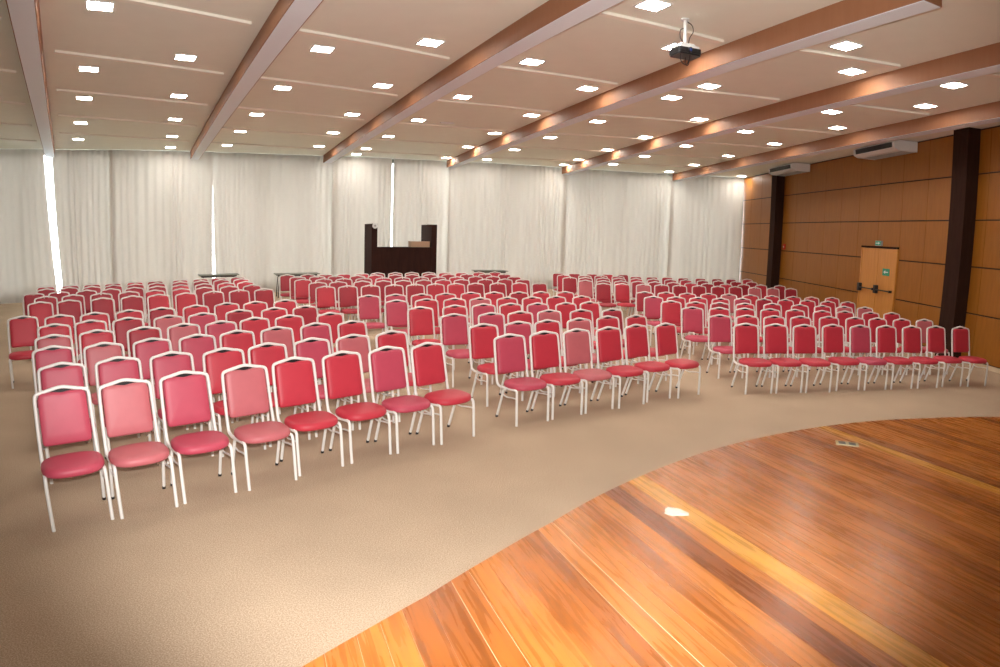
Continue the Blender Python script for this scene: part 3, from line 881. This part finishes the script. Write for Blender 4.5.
# ------------------------------------------------------------------ air conditioners under the ceiling by the wood wall
def aircon(y0, ln, lab):
    t = thing('air_conditioner', lab, 'air conditioner', (WX, y0, ZC), 0, 'ceiling air conditioners')
    prof = [(-0.02, -0.02), (-0.55, -0.02), (-0.65, -0.06), (-0.63, -0.20), (-0.52, -0.25), (-0.02, -0.25)]
    bm = bmesh.new()
    a = [bm.verts.new((x, 0.03, z)) for x, z in prof]; b = [bm.verts.new((x, ln - 0.03, z)) for x, z in prof]
    n = len(prof)
    bm.faces.new(a); bm.faces.new(b[::-1])
    for i in range(n): bm.faces.new((a[i], a[(i + 1) % n], b[(i + 1) % n], b[i]))
    obj('housing', bm, M['white_plastic'], t)
    for yy in (0.0, ln - 0.028):
        bm = bmesh.new()
        a = [bm.verts.new((x * 1.01 - 0.003, yy, z * 1.02)) for x, z in prof]; b = [bm.verts.new((x * 1.01 - 0.003, yy + 0.028, z * 1.02)) for x, z in prof]
        bm.faces.new(a); bm.faces.new(b[::-1])
        for i in range(n): bm.faces.new((a[i], a[(i + 1) % n], b[(i + 1) % n], b[i]))
        obj('end_cover', bm, M['white_plastic'], t)
    bm = bmesh.new()
    p0, p1 = Vector((-0.648, -0.072)), Vector((-0.632, -0.192)); dd = (p1 - p0).normalized(); nn_ = Vector((-dd.y, dd.x)); nn_ = nn_ if nn_.x < 0 else -nn_
    def quad(u0, u1, y0_, y1_, h0, h1):
        c = [p0 + dd * u + nn_ * h for u in (u0, u1) for h in (h0, h1)]
        vs = [bm.verts.new((p.x, yy, p.y)) for yy in (y0_, y1_) for p in c]
        for f in ((0, 1, 3, 2), (4, 6, 7, 5), (0, 4, 5, 1), (2, 3, 7, 6), (0, 2, 6, 4), (1, 5, 7, 3)): bm.faces.new([vs[i] for i in f])
    quad(0.0, 0.115, 0.10, ln - 0.10, 0.002, 0.006)
    obj('air_outlet', bm, M['black_plastic'], t)
    bm = bmesh.new()
    for f in range(9): box(bm, -0.38 + f * 0.038, -0.362 + f * 0.038, 0.1, ln - 0.1, -0.258, -0.2505)
    obj('intake_grille', bm, M['grey_plastic'], t)
aircon(12.68, 1.75, 'white ceiling air conditioner nearest the dark pillar by the door')
aircon(17.95, 1.72, 'white ceiling air conditioner farther back near the curtain')

# ------------------------------------------------------------------ signs and small wall fittings
sg = thing('exit_sign', 'small green exit sign box above the double door', 'sign', (WX - 0.001, 14.01, 2.29))
bm = bmesh.new(); box(bm, -0.06, 0.0, -0.13, 0.13, -0.06, 0.06, 0.006); obj('case', bm, M['grey_plastic'], sg)
bm = bmesh.new(); box(bm, -0.064, -0.0602, -0.12, 0.12, -0.05, 0.05); obj('face', bm, M['green_sign'], sg)
bm = bmesh.new(); box(bm, -0.066, -0.0642, -0.03, 0.09, -0.008, 0.008)
prism_pts = [(-0.08, 0.0), (-0.03, 0.035), (-0.03, -0.035)]
vs0 = [bm.verts.new((-0.066, y_, z_)) for y_, z_ in prism_pts]; vs1 = [bm.verts.new((-0.0642, y_, z_)) for y_, z_ in prism_pts]
bm.faces.new(vs0); bm.faces.new(vs1[::-1])
for i in range(3): bm.faces.new((vs0[i], vs0[(i + 1) % 3], vs1[(i + 1) % 3], vs1[i]))
obj('arrow', bm, M['white_plastic'], sg)
sd = thing('door_sign', 'green sign with a white arrow stuck on the right door leaf', 'sign', (WX - 0.036, 13.60, 1.60))
bm = bmesh.new(); box(bm, -0.004, 0.0, -0.15, 0.15, -0.085, 0.085, 0.001); obj('face', bm, M['green_sign'], sd)
bm = bmesh.new(); box(bm, -0.006, -0.0042, -0.09, 0.03, -0.012, 0.012)
vs0 = [bm.verts.new((-0.006, y_, z_)) for y_, z_ in ((0.10, 0.0), (0.03, 0.045), (0.03, -0.045))]
vs1 = [bm.verts.new((-0.0042, y_, z_)) for y_, z_ in ((0.10, 0.0), (0.03, 0.045), (0.03, -0.045))]
bm.faces.new(vs0); bm.faces.new(vs1[::-1])
for i in range(3): bm.faces.new((vs0[i], vs0[(i + 1) % 3], vs1[(i + 1) % 3], vs1[i]))
obj('arrow', bm, M['white_plastic'], sd)
fa = thing('fire_alarm', 'small red alarm box on wood wall beside the far pillar', 'alarm', (WX - 0.001, 19.50, 2.05))
bm = bmesh.new(); box(bm, -0.05, 0.0, -0.06, 0.06, -0.09, 0.09, 0.006); obj('case', bm, M['red_plastic'], fa)
bm = bmesh.new(); tube(bm, [(-0.05, 0, 0), (-0.056, 0, 0)], 0.03, 16); obj('button', bm, M['white_plastic'], fa)

# ------------------------------------------------------------------ on the stage
bm = bmesh.new()
rp = random.Random(5)
n = 16; ring = []
for k in range(n):
    a_ = 2 * PI * k / n
    r = 0.062 * (1 + 0.22 * math.sin(3 * a_ + 1) + rp.uniform(-0.12, 0.12))
    ring.append((r * 1.15 * math.cos(a_), r * 0.8 * math.sin(a_)))
top = [bm.verts.new((x, y, 0.006 + rp.uniform(0, 0.010))) for x, y in ring]
bot = [bm.verts.new((x, y, 0.0008)) for x, y in ring]
c0 = bm.verts.new((0.01, 0, 0.010)); c1 = bm.verts.new((0, 0, 0.0008))
for k in range(n):
    bm.faces.new((top[k], top[(k + 1) % n], c0)); bm.faces.new((bot[(k + 1) % n], bot[k], c1))
    bm.faces.new((top[k], bot[k], bot[(k + 1) % n], top[(k + 1) % n]))
pp = obj('paper_scrap', bm, M['paper']); pp.location = (1.102, 3.433, SZ); pp.rotation_euler = (0, 0, -0.5)
tag(pp, 'torn scrap of white paper lying on the stage boards', 'paper')
fo = thing('floor_outlet', 'flat brass floor outlet plate set in the far stage boards', 'outlet', (3.017, 4.688, SZ), math.radians(-25))
bm = bmesh.new(); box(bm, -0.10, 0.10, -0.055, 0.055, 0.0005, 0.006, 0.002); obj('plate', bm, M['brass'], fo)
for sx in (-1, 1):
    bm = bmesh.new(); box(bm, sx * 0.045 - 0.03, sx * 0.045 + 0.03, -0.035, 0.035, 0.0062, 0.009, 0.001); obj('flap', bm, M['bronze'], fo)
